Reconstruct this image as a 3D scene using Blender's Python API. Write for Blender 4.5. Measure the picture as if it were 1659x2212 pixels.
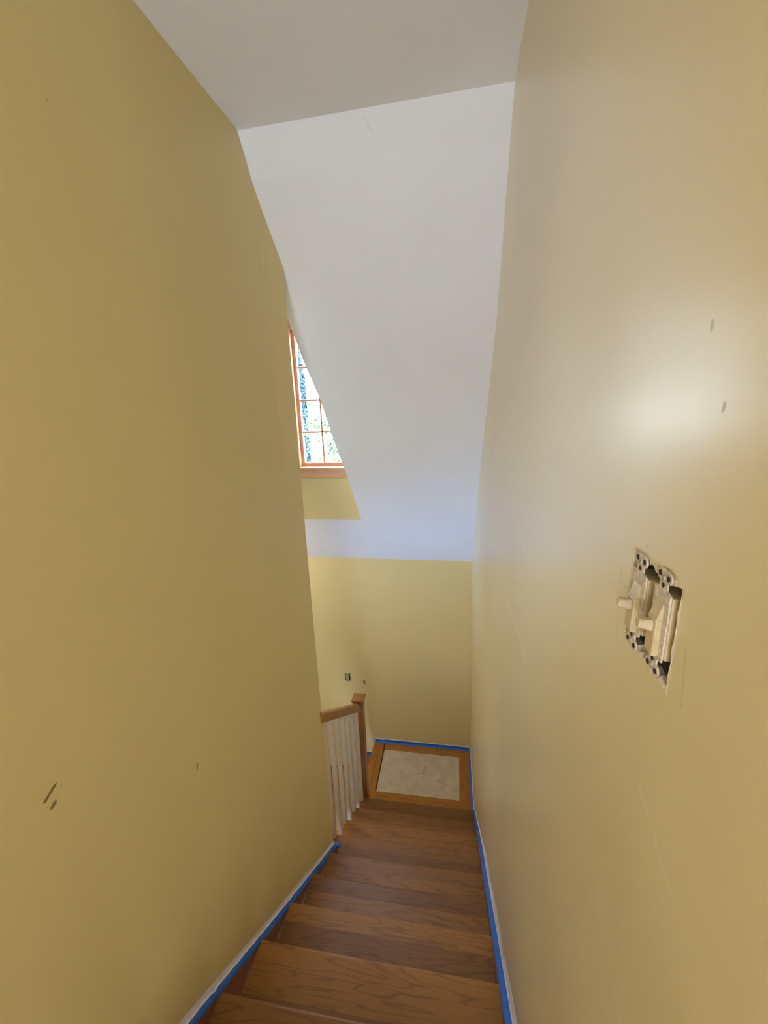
import bpy, bmesh, math, random
from mathutils import Vector, Matrix, noise

# ------------------------------------------------------------------ clearing
for o in list(bpy.data.objects):
    bpy.data.objects.remove(o, do_unlink=True)
scene = bpy.context.scene
COL = scene.collection

# ------------------------------------------------------------------ camera
cam_d = bpy.data.cameras.new('camera')
cam = bpy.data.objects.new('camera', cam_d)
COL.objects.link(cam)
scene.camera = cam
R_ = Vector((0.98622363, 0.16137812, -0.03633244))
U_ = Vector((-0.0083759, 0.26807701, 0.96336107))
F_ = Vector((-0.16520529, 0.94978514, -0.26573557))
m = Matrix((R_, U_, -F_)).transposed().to_4x4()
m.translation = Vector((0.8187, 0.0, 1.9715))
cam.matrix_world = m
cam_d.sensor_fit = 'VERTICAL'
cam_d.sensor_height = 24.0
cam_d.lens = 917.97 / 2212.0 * 24.0
cam_d.clip_start = 0.02
cam_d.clip_end = 300

# ------------------------------------------------------------------ world, lights, exposure
SKY = 34.0
w = bpy.data.worlds.new('overcast_sky')
scene.world = w
w.use_nodes = True
wn = w.node_tree.nodes
wl = w.node_tree.links
wn.clear()
wo = wn.new('ShaderNodeOutputWorld')
bg = wn.new('ShaderNodeBackground')
gr = wn.new('ShaderNodeValToRGB')
tc = wn.new('ShaderNodeTexCoord')
sx = wn.new('ShaderNodeSeparateXYZ')
wl.new(tc.outputs['Generated'], sx.inputs[0])
wl.new(sx.outputs['Z'], gr.inputs[0])
gr.color_ramp.elements[0].position = 0.0
gr.color_ramp.elements[0].color = (0.80, 0.90, 1.0, 1)
gr.color_ramp.elements[1].position = 0.7
gr.color_ramp.elements[1].color = (0.64, 0.78, 1.0, 1)
wl.new(gr.outputs[0], bg.inputs[0])
bg.inputs[1].default_value = SKY
wl.new(bg.outputs[0], wo.inputs[0])


def area(name, loc, target, sx_, sy_, power, col):
    d = bpy.data.lights.new(name, 'AREA')
    d.shape = 'RECTANGLE'
    d.size = sx_
    d.size_y = sy_
    d.energy = power
    d.color = col
    o = bpy.data.objects.new(name, d)
    COL.objects.link(o)
    o.location = loc
    o.rotation_euler = (Vector(target) - Vector(loc)).to_track_quat('-Z', 'Y').to_euler()
    return o


sun_d = bpy.data.lights.new('sun', 'SUN')
sun_d.energy = 4.0
sun_d.angle = 0.01
sun_d.color = (1.0, 0.96, 0.88)
sun = bpy.data.objects.new('sun', sun_d)
COL.objects.link(sun)
sun.location = (8, -6, 12)
sun.rotation_euler = Vector((-0.75, 0.42, -0.62)).to_track_quat('-Z', 'Y').to_euler()

# added fill light behind the camera, standing in for an unseen hall window
HALL = area('hall_fill_light', (0.45, -2.3, 1.75), (0.5, 1.2, 2.9), 0.85, 1.3, 50, (.85, .95, 1.16))
# added fill in the dormer well, brightening the far wall left of the landing
WELL = area('stairwell_fill_light', (-1.25, 3.05, .75), (-.35, 3.76, -.45), .5, .6, 8, (1, .9, .78))
# lower fill: cool beam added to tint the foot of the raked ceiling
# side fill: added on the left to brighten the right wall
SIDE = area('side_fill_light', (-2.4, 3.40, .25), (1.0, 1.45, .45), .5, 1.0, 15, (1, .93, .88))
LOW = area('lower_fill_light', (-2.35, 2.45, -1.1), (0.95, 3.45, .85), .5, .5, 2.6, (.12, .40, 1))
LOW.data.spread = math.radians(32)

scene.view_settings.view_transform = 'Standard'
scene.view_settings.look = 'None'
scene.view_settings.gamma = 1.0
scene.view_settings.use_curve_mapping = False
scene.view_settings.exposure = 0.0
try:
    scene.cycles.use_denoising = True
    scene.cycles.max_bounces = 8
    scene.cycles.diffuse_bounces = 5
    scene.cycles.glossy_bounces = 3
    scene.cycles.sample_clamp_indirect = 6.0
    scene.cycles.use_adaptive_sampling = True
    scene.cycles.adaptive_threshold = 0.02
except Exception:
    pass

# ------------------------------------------------------------------ house measurements (metres)
Y0, RUN, RISE = 0.86546, 0.25737, 0.18981      # first visible nosing, going, rise
NT = 9
ZL = -NT * RISE                                  # landing level
YF = 3.7615                                      # far wall
YD = 3.37                                        # dormer front wall
ZC = 2.9638                                      # flat ceiling
YK, SL = 1.8234, 1.2969                          # crease, slope of the raked ceiling
ZD = 2.78                                        # dormer ceiling
XW = -2.6                                        # far left of the stairwell
ZH = 3 * RISE                                    # upper hall floor
YR = 1.2                                          # back of the open stairwell on the left
ZB = ZL - 9 * RISE                               # lower hall floor


def slope_z(y):
    return ZC - SL * (y - YK)


def line_z(y):
    return max(ZL, -(y - Y0) / RUN * RISE)


def clamp(v, a=0.0, b=1.0):
    return max(a, min(b, v))


def interp(pts, y):
    if y <= pts[0][0]:
        return pts[0][1]
    for (a, va), (b, vb) in zip(pts, pts[1:]):
        if y <= b:
            return va + (vb - va) * (y - a) / (b - a)
    return pts[-1][1]


def toe_l(y):
    return max(0.0, 0.03 * (y - 0.7))


def toe_r(y):
    return interp([(0.0, 0.025), (2.0, 0.025), (3.76, 0.0)], y)


# ------------------------------------------------------------------ helpers
class MB:
    """collects faces, builds one mesh object"""

    def __init__(self):
        self.bm = bmesh.new()

    def face(self, pts):
        vs = [self.bm.verts.new(p) for p in pts]
        try:
            return self.bm.faces.new(vs)
        except ValueError:
            return None

    def box(self, x0, x1, y0, y1, z0, z1, bev=0.0, mat=None):
        res = bmesh.ops.create_cube(self.bm, size=1.0)
        vs = res['verts']
        for v in vs:
            v.co = Vector((x0 + (v.co.x + .5) * (x1 - x0), y0 + (v.co.y + .5) * (y1 - y0), z0 + (v.co.z + .5) * (z1 - z0)))
        if bev > 0:
            es = list({e for v in vs for e in v.link_edges})
            r = bmesh.ops.bevel(self.bm, geom=es, offset=bev, segments=2, affect='EDGES', profile=0.5)
            vs = list({v for v in vs if v.is_valid} | set(r['verts']))
        if mat is not None:
            for v in vs:
                v.co = mat @ v.co
        return vs

    def prism(self, loop, vec):
        """closed loop of points swept along vec"""
        vec = Vector(vec)
        a = [self.bm.verts.new(p) for p in loop]
        b = [self.bm.verts.new(Vector(p) + vec) for p in loop]
        n = len(loop)
        self.bm.faces.new(a)
        self.bm.faces.new(list(reversed(b)))
        for i in range(n):
            self.bm.faces.new([a[i], b[i], b[(i + 1) % n], a[(i + 1) % n]])

    def tube(self, pts, radii, seg=10):
        rings = []
        for i, p in enumerate(pts):
            p = Vector(p)
            q = Vector(pts[min(i + 1, len(pts) - 1)]) - Vector(pts[max(i - 1, 0)])
            q.normalize()
            u = q.orthogonal().normalized()
            v = q.cross(u)
            rings.append([self.bm.verts.new(p + (u * math.cos(t) + v * math.sin(t)) * radii[i])
                          for t in [2 * math.pi * k / seg for k in range(seg)]])
        for a, b in zip(rings, rings[1:]):
            for k in range(seg):
                self.bm.faces.new([a[k], a[(k + 1) % seg], b[(k + 1) % seg], b[k]])
        self.bm.faces.new(list(reversed(rings[0])))
        self.bm.faces.new(rings[-1])

    def grid(self, P, skip=()):
        """P[i][j] points -> quads"""
        V = [[self.bm.verts.new(p) for p in row] for row in P]
        for i in range(len(V) - 1):
            for j in range(len(V[i]) - 1):
                if (i, j) in skip:
                    continue
                q = [V[i][j], V[i + 1][j], V[i + 1][j + 1], V[i][j + 1]]
                u = []
                for v in q:
                    if all((v.co - k.co).length > 1e-6 for k in u):
                        u.append(v)
                if len(u) >= 3:
                    self.bm.faces.new(u)

    def build(self, name, mat, parent=None, smooth=False, normals=True, loc=None, marked=None):
        if normals:
            bmesh.ops.recalc_face_normals(self.bm, faces=self.bm.faces)
        me = bpy.data.meshes.new(name)
        if loc is not None:
            for v in self.bm.verts:
                v.co -= Vector(loc)
        self.bm.to_mesh(me)
        self.bm.free()
        if smooth:
            for p in me.polygons:
                p.use_smooth = True
        me.materials.append(mat)
        if marked is not None:
            slots = {(): 0}
            for p in me.polygons:
                r = max((me.vertices[i].co - p.center).length for i in p.vertices)
                near = []
                for mi, (a, bb, rad, *_) in enumerate(marked[1]):
                    a, bb = Vector(a), Vector(bb)
                    h = clamp((p.center - a).dot(bb - a) / max(1e-9, (bb - a).length_squared))
                    if (p.center - a - (bb - a) * h).length < r + rad * 3 + .02:
                        near.append(mi)
                key = tuple(near)
                if key not in slots:
                    slots[key] = len(me.materials)
                    me.materials.append(marked[0]([marked[1][i] for i in near]))
                p.material_index = slots[key]
        o = bpy.data.objects.new(name, me)
        COL.objects.link(o)
        if loc is not None:
            o.location = loc
        if parent is not None:
            o.parent = parent
            o.matrix_parent_inverse = Matrix.Translation(-parent.matrix_basis.translation) if parent.matrix_basis.translation.length else Matrix.Identity(4)
        return o


def empty(name, loc):
    o = bpy.data.objects.new(name, None)
    COL.objects.link(o)
    o.location = loc
    o.empty_display_size = 0.1
    o.matrix_basis = Matrix.Translation(Vector(loc))
    return o


def tag(o, label, cat, group=None):
    o['label'] = label
    o['category'] = cat
    if group:
        o['group'] = group
    return o


def struct(o, label=None):
    o['kind'] = 'structure'
    if label:
        o['label'] = label
        o['category'] = 'room'
    return o


# ------------------------------------------------------------------ materials
def new_mat(name):
    mt = bpy.data.materials.new(name)
    mt.use_nodes = True
    nt = mt.node_tree
    nt.nodes.clear()
    out = nt.nodes.new('ShaderNodeOutputMaterial')
    b = nt.nodes.new('ShaderNodeBsdfPrincipled')
    nt.links.new(b.outputs[0], out.inputs[0])
    return mt, nt, b


def N(nt, kind, **kw):
    n = nt.nodes.new(kind)
    for k, v in kw.items():
        setattr(n, k, v)
    return n


def math_n(nt, op, a, b=None, clampit=False):
    n = N(nt, 'ShaderNodeMath', operation=op, use_clamp=clampit)
    for i, v in enumerate((a, b)):
        if v is None:
            continue
        if isinstance(v, (int, float)):
            n.inputs[i].default_value = v
        else:
            nt.links.new(v, n.inputs[i])
    return n.outputs[0]


def vec_n(nt, op, a, b=None):
    n = N(nt, 'ShaderNodeVectorMath', operation=op)
    for i, v in enumerate((a, b)):
        if v is None:
            continue
        if isinstance(v, (tuple, list)):
            n.inputs[i].default_value = v
        else:
            nt.links.new(v, n.inputs[i])
    return n


def noise_n(nt, vec, scale, detail=3.0, rough=0.5, dist=0.0):
    n = N(nt, 'ShaderNodeTexNoise')
    n.inputs['Scale'].default_value = scale
    n.inputs['Detail'].default_value = detail
    n.inputs['Roughness'].default_value = rough
    n.inputs['Distortion'].default_value = dist
    if vec is not None:
        nt.links.new(vec, n.inputs['Vector'])
    return n.outputs['Fac']


def maprange(nt, v, a, b, c=0.0, d=1.0, smooth=False):
    n = N(nt, 'ShaderNodeMapRange')
    if smooth:
        n.interpolation_type = 'SMOOTHSTEP'
    nt.links.new(v, n.inputs[0])
    n.inputs[1].default_value = a
    n.inputs[2].default_value = b
    n.inputs[3].default_value = c
    n.inputs[4].default_value = d
    return n.outputs[0]


def mix_col(nt, fac, a, b):
    n = N(nt, 'ShaderNodeMix', data_type='RGBA')
    for idx, v in ((0, fac), (6, a), (7, b)):
        if isinstance(v, (int, float)):
            n.inputs[idx].default_value = v
        elif isinstance(v, tuple):
            n.inputs[idx].default_value = (*v, 1) if len(v) == 3 else v
        else:
            nt.links.new(v, n.inputs[idx])
    return n.outputs[2]


def mix_f(nt, fac, a, b):
    n = N(nt, 'ShaderNodeMix', data_type='FLOAT')
    for idx, v in ((0, fac), (2, a), (3, b)):
        if isinstance(v, (int, float)):
            n.inputs[idx].default_value = v
        else:
            nt.links.new(v, n.inputs[idx])
    return n.outputs[0]


def capsule(nt, pos, wob, a, b, r, soft=0.5):
    """mask of a smear running from a to b (radius r), ragged by the wobble vector"""
    a = Vector(a)
    b = Vector(b)
    ba = b - a
    if ba.length < 1e-6:
        ba = Vector((0, 0.001, 0.001))
    p = vec_n(nt, 'ADD', pos, wob).outputs[0]
    pa = vec_n(nt, 'SUBTRACT', p, tuple(a)).outputs[0]
    d = vec_n(nt, 'DOT_PRODUCT', pa, tuple(ba / ba.length_squared)).outputs['Value']
    h = math_n(nt, 'MULTIPLY', d, 1.0, True)
    sc = N(nt, 'ShaderNodeVectorMath', operation='SCALE')
    sc.inputs[0].default_value = tuple(ba)
    nt.links.new(h, sc.inputs['Scale'])
    q = vec_n(nt, 'SUBTRACT', pa, sc.outputs[0]).outputs[0]
    ln = vec_n(nt, 'LENGTH', q).outputs['Value']
    return maprange(nt, ln, r, r * (1 - soft), 0, 1)


def paint(name, col, rough, marks=(), gloss_edge=None, spec=0.5, bump=0.12, stip=420, coat=None, flat='X', aniso=0.0):
    """rolled wall paint; marks = (a, b, radius, colour, roughness, strength, depth)"""
    mt, nt, b = new_mat(name)
    tcn = N(nt, 'ShaderNodeTexCoord')
    pos = tcn.outputs['Object']
    c = None
    var = noise_n(nt, pos, 1.6, 2)
    c = mix_col(nt, maprange(nt, var, .3, .7), tuple(v * .975 for v in col), tuple(min(1, v * 1.02) for v in col))
    rv = noise_n(nt, pos, 2.3, 3)
    r = maprange(nt, rv, .3, .7, rough - .035, rough + .035)
    hgt = noise_n(nt, pos, stip, 2)
    hb = noise_n(nt, pos, 14, 2)
    hsum = math_n(nt, 'ADD', math_n(nt, 'MULTIPLY', hgt, .35), math_n(nt, 'MULTIPLY', hb, 1.6))
    if marks:
        nz = N(nt, 'ShaderNodeTexNoise')
        nz.inputs['Scale'].default_value = 60
        nt.links.new(pos, nz.inputs['Vector'])
        wv = vec_n(nt, 'SUBTRACT', nz.outputs['Color'], (.5, .5, .5)).outputs[0]
        keep = tuple(0.0 if ax == flat else 1.0 for ax in 'XYZ')
        posf = vec_n(nt, 'MULTIPLY', pos, keep).outputs[0]
        wv = vec_n(nt, 'MULTIPLY', wv, keep).outputs[0]
        for (a, bb, rad, mc, mr, st, dp) in marks:
            a = [v * k for v, k in zip(a, keep)]
            bb = [v * k for v, k in zip(bb, keep)]
            s = N(nt, 'ShaderNodeVectorMath', operation='SCALE')
            nt.links.new(wv, s.inputs[0])
            s.inputs['Scale'].default_value = rad * 1.3
            k = capsule(nt, posf, s.outputs[0], a, bb, rad, .6)
            k = math_n(nt, 'MULTIPLY', k, st)
            c = mix_col(nt, k, c, mc)
            r = mix_f(nt, k, r, mr)
            if dp:
                hsum = math_n(nt, 'ADD', hsum, math_n(nt, 'MULTIPLY', k, dp))
    if gloss_edge is not None:
        sp = N(nt, 'ShaderNodeSeparateXYZ')
        nt.links.new(pos, sp.inputs[0])
        e = maprange(nt, sp.outputs['X'], gloss_edge - .012, gloss_edge + .012)
        r = mix_f(nt, e, .62, r)
    nt.links.new(c, b.inputs['Base Color'])
    nt.links.new(r, b.inputs['Roughness'])
    b.inputs['Specular IOR Level'].default_value = spec
    if aniso:
        tn = N(nt, 'ShaderNodeCombineXYZ')
        tn.inputs[2].default_value = 1.0
        b.inputs['Anisotropic'].default_value = aniso      # vertical brush strokes
        nt.links.new(tn.outputs[0], b.inputs['Tangent'])
    if coat:
        b.inputs['Coat Weight'].default_value = coat[0]
        b.inputs['Coat Roughness'].default_value = coat[1]
    bp = N(nt, 'ShaderNodeBump')
    bp.inputs['Strength'].default_value = bump
    bp.inputs['Distance'].default_value = 0.002
    nt.links.new(hsum, bp.inputs['Height'])
    nt.links.new(bp.outputs[0], b.inputs['Normal'])
    return mt


def wood(name, axis, board, base, dark, light, rough=0.34, bumpy=0.12, off=0.0, coat=0.25, gs=.42):
    """boards running along `axis` ('X','Y','Z'), `board` wide across"""
    mt, nt, b = new_mat(name)
    tcn = N(nt, 'ShaderNodeTexCoord')
    oi = N(nt, 'ShaderNodeObjectInfo')
    rnd = oi.outputs['Random']
    sp = N(nt, 'ShaderNodeSeparateXYZ')
    nt.links.new(tcn.outputs['Object'], sp.inputs[0])
    X, Y, Z = sp.outputs
    along, across = {'X': (X, Y), 'Y': (Y, X), 'Z': (Z, X)}[axis]
    third = {'X': Z, 'Y': Z, 'Z': Y}[axis]
    idx = math_n(nt, 'FLOOR', math_n(nt, 'DIVIDE', math_n(nt, 'ADD', across, off), board))
    key = math_n(nt, 'ADD', math_n(nt, 'MULTIPLY', idx, 7.31), math_n(nt, 'MULTIPLY', rnd, 91.7))
    wnz = N(nt, 'ShaderNodeTexWhiteNoise', noise_dimensions='1D')
    nt.links.new(key, wnz.inputs['W'])
    pr = wnz.outputs['Value']
    # grain coordinates, different for every board
    cb = N(nt, 'ShaderNodeCombineXYZ')
    nt.links.new(math_n(nt, 'ADD', math_n(nt, 'MULTIPLY', along, 1.0), math_n(nt, 'MULTIPLY', key, 3.7)), cb.inputs[0])
    nt.links.new(math_n(nt, 'MULTIPLY', across, 9.0), cb.inputs[1])
    nt.links.new(math_n(nt, 'MULTIPLY', third, 9.0), cb.inputs[2])
    g = cb.outputs[0]
    big = noise_n(nt, g, 1.5, 2, .5, .4)
    rings = math_n(nt, 'FRACT', math_n(nt, 'MULTIPLY', big, 9.0))
    ring = maprange(nt, math_n(nt, 'ABSOLUTE', math_n(nt, 'SUBTRACT', rings, .5)), .0, .5)
    cb2 = N(nt, 'ShaderNodeCombineXYZ')
    nt.links.new(math_n(nt, 'ADD', math_n(nt, 'MULTIPLY', along, 6.0), math_n(nt, 'MULTIPLY', key, 1.9)), cb2.inputs[0])
    nt.links.new(math_n(nt, 'MULTIPLY', across, 260.0), cb2.inputs[1])
    nt.links.new(math_n(nt, 'MULTIPLY', third, 260.0), cb2.inputs[2])
    fine = noise_n(nt, cb2.outputs[0], 1.0, 3, .6)
    c = mix_col(nt, maprange(nt, pr, 0, 1), base, light)
    c = mix_col(nt, math_n(nt, 'MULTIPLY', maprange(nt, ring, .62, 1.0), gs), c, dark)
    c = mix_col(nt, math_n(nt, 'MULTIPLY', maprange(nt, fine, .45, .75), .28), c, dark)
    # joint between boards
    fr = math_n(nt, 'FRACT', math_n(nt, 'DIVIDE', math_n(nt, 'ADD', across, off), board))
    edge = math_n(nt, 'ABSOLUTE', math_n(nt, 'SUBTRACT', fr, .5))
    jm = maprange(nt, edge, .5 - .0011 / board, .5)
    c = mix_col(nt, math_n(nt, 'MULTIPLY', jm, .5), c, tuple(v * .5 for v in dark))
    nt.links.new(c, b.inputs['Base Color'])
    nt.links.new(maprange(nt, fine, .3, .7, rough - .05, rough + .07), b.inputs['Roughness'])
    b.inputs['Coat Weight'].default_value = coat
    b.inputs['Coat Roughness'].default_value = rough * .8
    bp = N(nt, 'ShaderNodeBump')
    bp.inputs['Strength'].default_value = bumpy
    bp.inputs['Distance'].default_value = .001
    nt.links.new(math_n(nt, 'SUBTRACT', fine, jm), bp.inputs['Height'])
    nt.links.new(bp.outputs[0], b.inputs['Normal'])
    return mt


def plain(name, col, rough=.5, metal=0.0, spec=.5, var=.06, scale=30, bump=0.05):
    mt, nt, b = new_mat(name)
    tcn = N(nt, 'ShaderNodeTexCoord')
    n = noise_n(nt, tcn.outputs['Object'], scale, 4)
    c = mix_col(nt, maprange(nt, n, .3, .7), tuple(v * (1 - var) for v in col), tuple(min(1, v * (1 + var)) for v in col))
    nt.links.new(c, b.inputs['Base Color'])
    b.inputs['Roughness'].default_value = rough
    b.inputs['Metallic'].default_value = metal
    b.inputs['Specular IOR Level'].default_value = spec
    if bump:
        bp = N(nt, 'ShaderNodeBump')
        bp.inputs['Strength'].default_value = bump
        bp.inputs['Distance'].default_value = .002
        nt.links.new(n, bp.inputs['Height'])
        nt.links.new(bp.outputs[0], b.inputs['Normal'])
    return mt


YEL = (0.72, 0.595, 0.285)
PALE = (0.78, 0.62, 0.36)
GOUGE = (0.16, 0.095, 0.035)
WHITISH = (0.86, 0.78, 0.62)

left_marks = [
    ((0, .553, 1.198), (0, .577, 1.211), .0052, GOUGE, .8, .9, -1.5),
    ((0, .577, 1.211), (0, .583, 1.213), .0020, GOUGE, .8, .7, -1.0),
    ((0, .561, 1.172), (0, .569, 1.176), .0068, GOUGE, .8, .85, -1.5),
    ((0, .553, 1.182), (0, .5535, 1.1825), .0018, GOUGE, .8, .8, 0),
    ((0, .590, 1.197), (0, .5905, 1.199), .0014, GOUGE, .8, .6, 0),
    ((0, .586, 1.174), (0, .592, 1.180), .0045, PALE, .6, .55, .8),
    ((0, .982, .834), (0, .985, .848), .0050, GOUGE, .8, .9, -1.5),
    ((0, .977, .842), (0, .979, .850), .0030, PALE, .6, .4, .8),
    ((0, .925, 2.567), (0, .926, 2.568), .0032, GOUGE, .8, .35, 0),
    ((0.02, 1.743, .255), (0.02, 1.744, .256), .0050, GOUGE, .8, .35, 0),
    ((0.01, 1.38, .33), (0.01, 1.407, .30), .0035, GOUGE, .6, .16, 0),
    ((0, .99, .70), (0, 1.03, .72), .0028, GOUGE, .6, .12, 0),
]
right_marks = [
    ((1, .365, 2.013), (1, .365, 2.008), .0030, GOUGE, .8, .45, -1),
    ((1, .334, 1.957), (1, .334, 1.953), .0027, GOUGE, .8, .6, -1),
    ((1, 1.126, 2.206), (1, 1.126, 2.202), .0045, GOUGE, .8, .8, -1),
    ((1, 1.112, 1.582), (1, 1.111, 1.548), .0060, WHITISH, .36, 0.67, 0),
    ((1.0, 1.370, 1.262), (1.0, 1.10, 1.305), .014, WHITISH, .36, 0.34, 0),
    ((1.0, 1.10, 1.305), (1.0, .985, 1.292), .012, WHITISH, .36, 0.34, 0),
    ((1.0, 1.66, 1.26), (1.0, 1.75, .78), .012, WHITISH, .36, 0.24, 0),
    ((1.0, .3655, 1.590), (1.0, .3465, 1.583), .0050, WHITISH, .36, 0.48, 0),
    ((1.0, .3270, 1.5745), (1.0, .3275, 1.5735), .0050, WHITISH, .36, 0.55, 0),
    ((1.0, .325, 1.572), (1.0, .295, 1.557), .0058, WHITISH, .36, 0.26, 0),
    ((1.0, .364, 1.307), (1.0, .339, 1.286), .0045, WHITISH, .36, 0.41, 0),
    ((1.0, .372, 1.25), (1.0, .362, 1.235), .0050, WHITISH, .36, 0.41, 0),
    ((1.02, 1.508, .03), (1.02, 1.458, .005), .006, WHITISH, .36, 0.36, 0),
    ((1, .330, 1.770), (1, .322, 1.720), .0012, GOUGE, .5, .25, -.6),
    ((1, .470, 1.775), (1, .462, 1.700), .0010, GOUGE, .5, .30, -.6),
    ((1, .462, 1.700), (1, .445, 1.692), .0010, GOUGE, .5, .25, -.6),
    ((1, .420, 1.822), (1, .417, 1.823), .0010, GOUGE, .5, .4, 0),
]
far_marks = [
    ((-.118, YF, -.945), (-.116, YF, -.975), .016, GOUGE, .9, .9, -2),
    ((-.128, YF, -.965), (-.126, YF, -.975), .009, PALE, .7, .7, 1),
    ((-.02, YF, -1.655), (.20, YF, -1.655), .020, (.8, .74, .62), .5, .55, 0),
    ((-.06, YF, -1.60), (-.09, YF, -1.80), .060, (.75, .66, .5), .5, .45, 0),
]
M_left = paint('yellow_wall_paint', YEL, .50)
M_left_m = lambda mk: paint('yellow_wall_paint_gouged', YEL, .50, mk)
RK = dict(rough=.43, spec=1.0, coat=(.85, .28), aniso=.8)
YEL_SHEEN = (0.755, 0.63, 0.35)  # same yellow made paler to paint in the right wall's sheen
M_right = paint('yellow_satin_wall_paint_lit', YEL_SHEEN, **RK)
M_right_m = lambda mk: paint('yellow_satin_wall_paint_lit_scuffed', YEL_SHEEN, marks=mk, **RK)
M_far = paint('yellow_far_wall_paint', YEL, .36, gloss_edge=.052)
M_far_m = lambda mk: paint('yellow_far_wall_paint_chipped', YEL, .36, mk, gloss_edge=.052, flat='Y')
M_yel = paint('yellow_plain_wall_paint', YEL, .5)
M_white = paint('white_ceiling_paint', (.83, .865, .92), .55, [
    ((.48, 1.83, ZC - .02), (.50, 1.86, ZC - .05), .010, (.6, .58, .56), .6, .18, 0)], bump=.1, flat='')

OAK, OAK_D, OAK_L = (.165, .058, .009), (.080, .025, .004), (.40, .170, .030)
M_tread = wood('oak_tread_boards', 'X', .0875, OAK, OAK_D, OAK_L, off=.8750 - .006, coat=.03, rough=.46)
M_riser = wood('oak_riser_board', 'X', .5, OAK, OAK_D, OAK, off=.2)
M_skirt = wood('oak_skirt_board', 'Y', .6, (.17, .045, .008), (.09, .022, .004), (.19, .055, .011), rough=.4, off=.3)
M_border_x = wood('oak_border_board', 'X', .6, (.34, .135, .018), OAK_D, (.42, .18, .030), off=.3)
M_border_y = wood('oak_border_board_lengthwise', 'Y', .6, (.32, .125, .017), OAK_D, (.40, .17, .028), off=.3)
M_post = wood('oak_newel_post', 'Z', .6, (.24, .078, .012), OAK_D, (.27, .09, .015), off=.3)
M_rail = wood('oak_handrail', 'Y', .6, (.30, .115, .020), OAK_D, (.33, .13, .024), off=.3)
M_trim = wood('fir_window_trim', 'X', .9, (.64, .34, .18), (.50, .23, .11), (.68, .38, .21), off=.4)
M_trim_v = wood('fir_window_trim_upright', 'Z', .9, (.58, .28, .16), (.44, .19, .10), (.62, .32, .18), off=.4)
M_balu = plain('white_baluster_paint', (.66, .59, .49), .5)
M_tape = plain('blue_painters_tape', (.018, .14, .62), .6, var=.12, scale=45)
M_caulk = plain('white_caulk', (.90, .89, .90), .6, var=.08, scale=60, bump=.3)
M_steel = plain('dusty_galvanised_steel', (.64, .56, .44), .6, .1, var=.3, scale=220, bump=.2)
M_box = plain('grey_steel_box', (.16, .15, .145), .6, .4, var=.25, scale=60)
M_plast = plain('crumbled_plaster', (.74, .64, .47), .85, var=.16, scale=160, bump=.6)
M_ivory = plain('ivory_switch_plastic', (.56, .45, .26), .28, var=.1, scale=120, bump=0)
M_almond = plain('almond_toggle_plastic', (.58, .48, .31), .12, var=.04, scale=60, bump=0)
M_hole = plain('slot_shade', (.02, .018, .016), .8, bump=0)  # near-black paints the shade inside holes and the open box
M_brass = plain('dusty_screw', (.42, .37, .28), .5, .4)
M_carpet = plain('lower_hall_floor_boards', (.25, .13, .05), .5)


def inset_mat():
    mt, nt, b = new_mat('worn_subfloor_panel')
    tcn = N(nt, 'ShaderNodeTexCoord')
    pos = tcn.outputs['Object']
    n1 = noise_n(nt, pos, 9, 5, .6)
    n2 = noise_n(nt, pos, 60, 3)
    c = mix_col(nt, maprange(nt, n1, .3, .7), (.44, .36, .255), (.60, .51, .385))
    c = mix_col(nt, math_n(nt, 'MULTIPLY', maprange(nt, n2, .5, .75), .3), c, (.24, .19, .12))
    z = 0.0
    nz = N(nt, 'ShaderNodeTexNoise')
    nz.inputs['Scale'].default_value = 40
    nt.links.new(pos, nz.inputs['Vector'])
    wv = vec_n(nt, 'SUBTRACT', nz.outputs['Color'], (.5, .5, .5)).outputs[0]
    s = N(nt, 'ShaderNodeVectorMath', operation='SCALE')
    nt.links.new(wv, s.inputs[0])
    s.inputs['Scale'].default_value = .006
    D, Lg = (.14, .105, .065), (.55, .48, .36)
    # faint ghost lines of what was fixed here: seams, scuffs
    for (a, bb, rad, col, st) in [((-.285, -.155, z), (-.27, .05, z), .003, D, .6), ((-.285, -.155, z), (-.10, -.165, z), .004, D, .45),
                                  ((-.145, -.175, z), (-.145, -.245, z), .003, D, .6), ((.03, -.06, z), (.05, .09, z), .007, D, .45),
                                  ((.285, -.13, z), (.285, .05, z), .003, Lg, .4), ((-.06, -.02, z), (.02, .0, z), .012, D, .2),
                                  ((.20, -.06, z), (.26, -.1, z), .02, D, .2), ((-.33, .12, z), (-.18, .10, z), .004, Lg, .3)]:
        k = math_n(nt, 'MULTIPLY', capsule(nt, pos, s.outputs[0], a, bb, rad, .7), st)
        c = mix_col(nt, k, c, col)
    nt.links.new(c, b.inputs['Base Color'])
    b.inputs['Roughness'].default_value = .75
    return mt


M_inset = inset_mat()


def glass_mat():
    mt = bpy.data.materials.new('window_glass')
    mt.use_nodes = True
    nt = mt.node_tree
    nt.nodes.clear()
    out = N(nt, 'ShaderNodeOutputMaterial')
    tr = N(nt, 'ShaderNodeBsdfTransparent')
    tr.inputs[0].default_value = (.96, .98, .97, 1)
    gl = N(nt, 'ShaderNodeBsdfGlossy')
    gl.inputs['Roughness'].default_value = .02
    mx = N(nt, 'ShaderNodeMixShader')
    mx.inputs[0].default_value = .06
    nt.links.new(tr.outputs[0], mx.inputs[1])
    nt.links.new(gl.outputs[0], mx.inputs[2])
    nt.links.new(mx.outputs[0], out.inputs[0])
    return mt


M_glass = glass_mat()

# ------------------------------------------------------------------ setting: walls
# right wall, with the opening cut for the two-gang electrical box
R_TOP = [(1.80, 1.004), (1.994, 1.007), (2.16, 1.010), (2.342, 1.012), (2.506, 1.006), (2.704, .999), (2.912, .989), (3.272, .981), (YF, .974)]
HY0, HY1, HZ0, HZ1 = .347, .443, 1.716, 1.812


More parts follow.
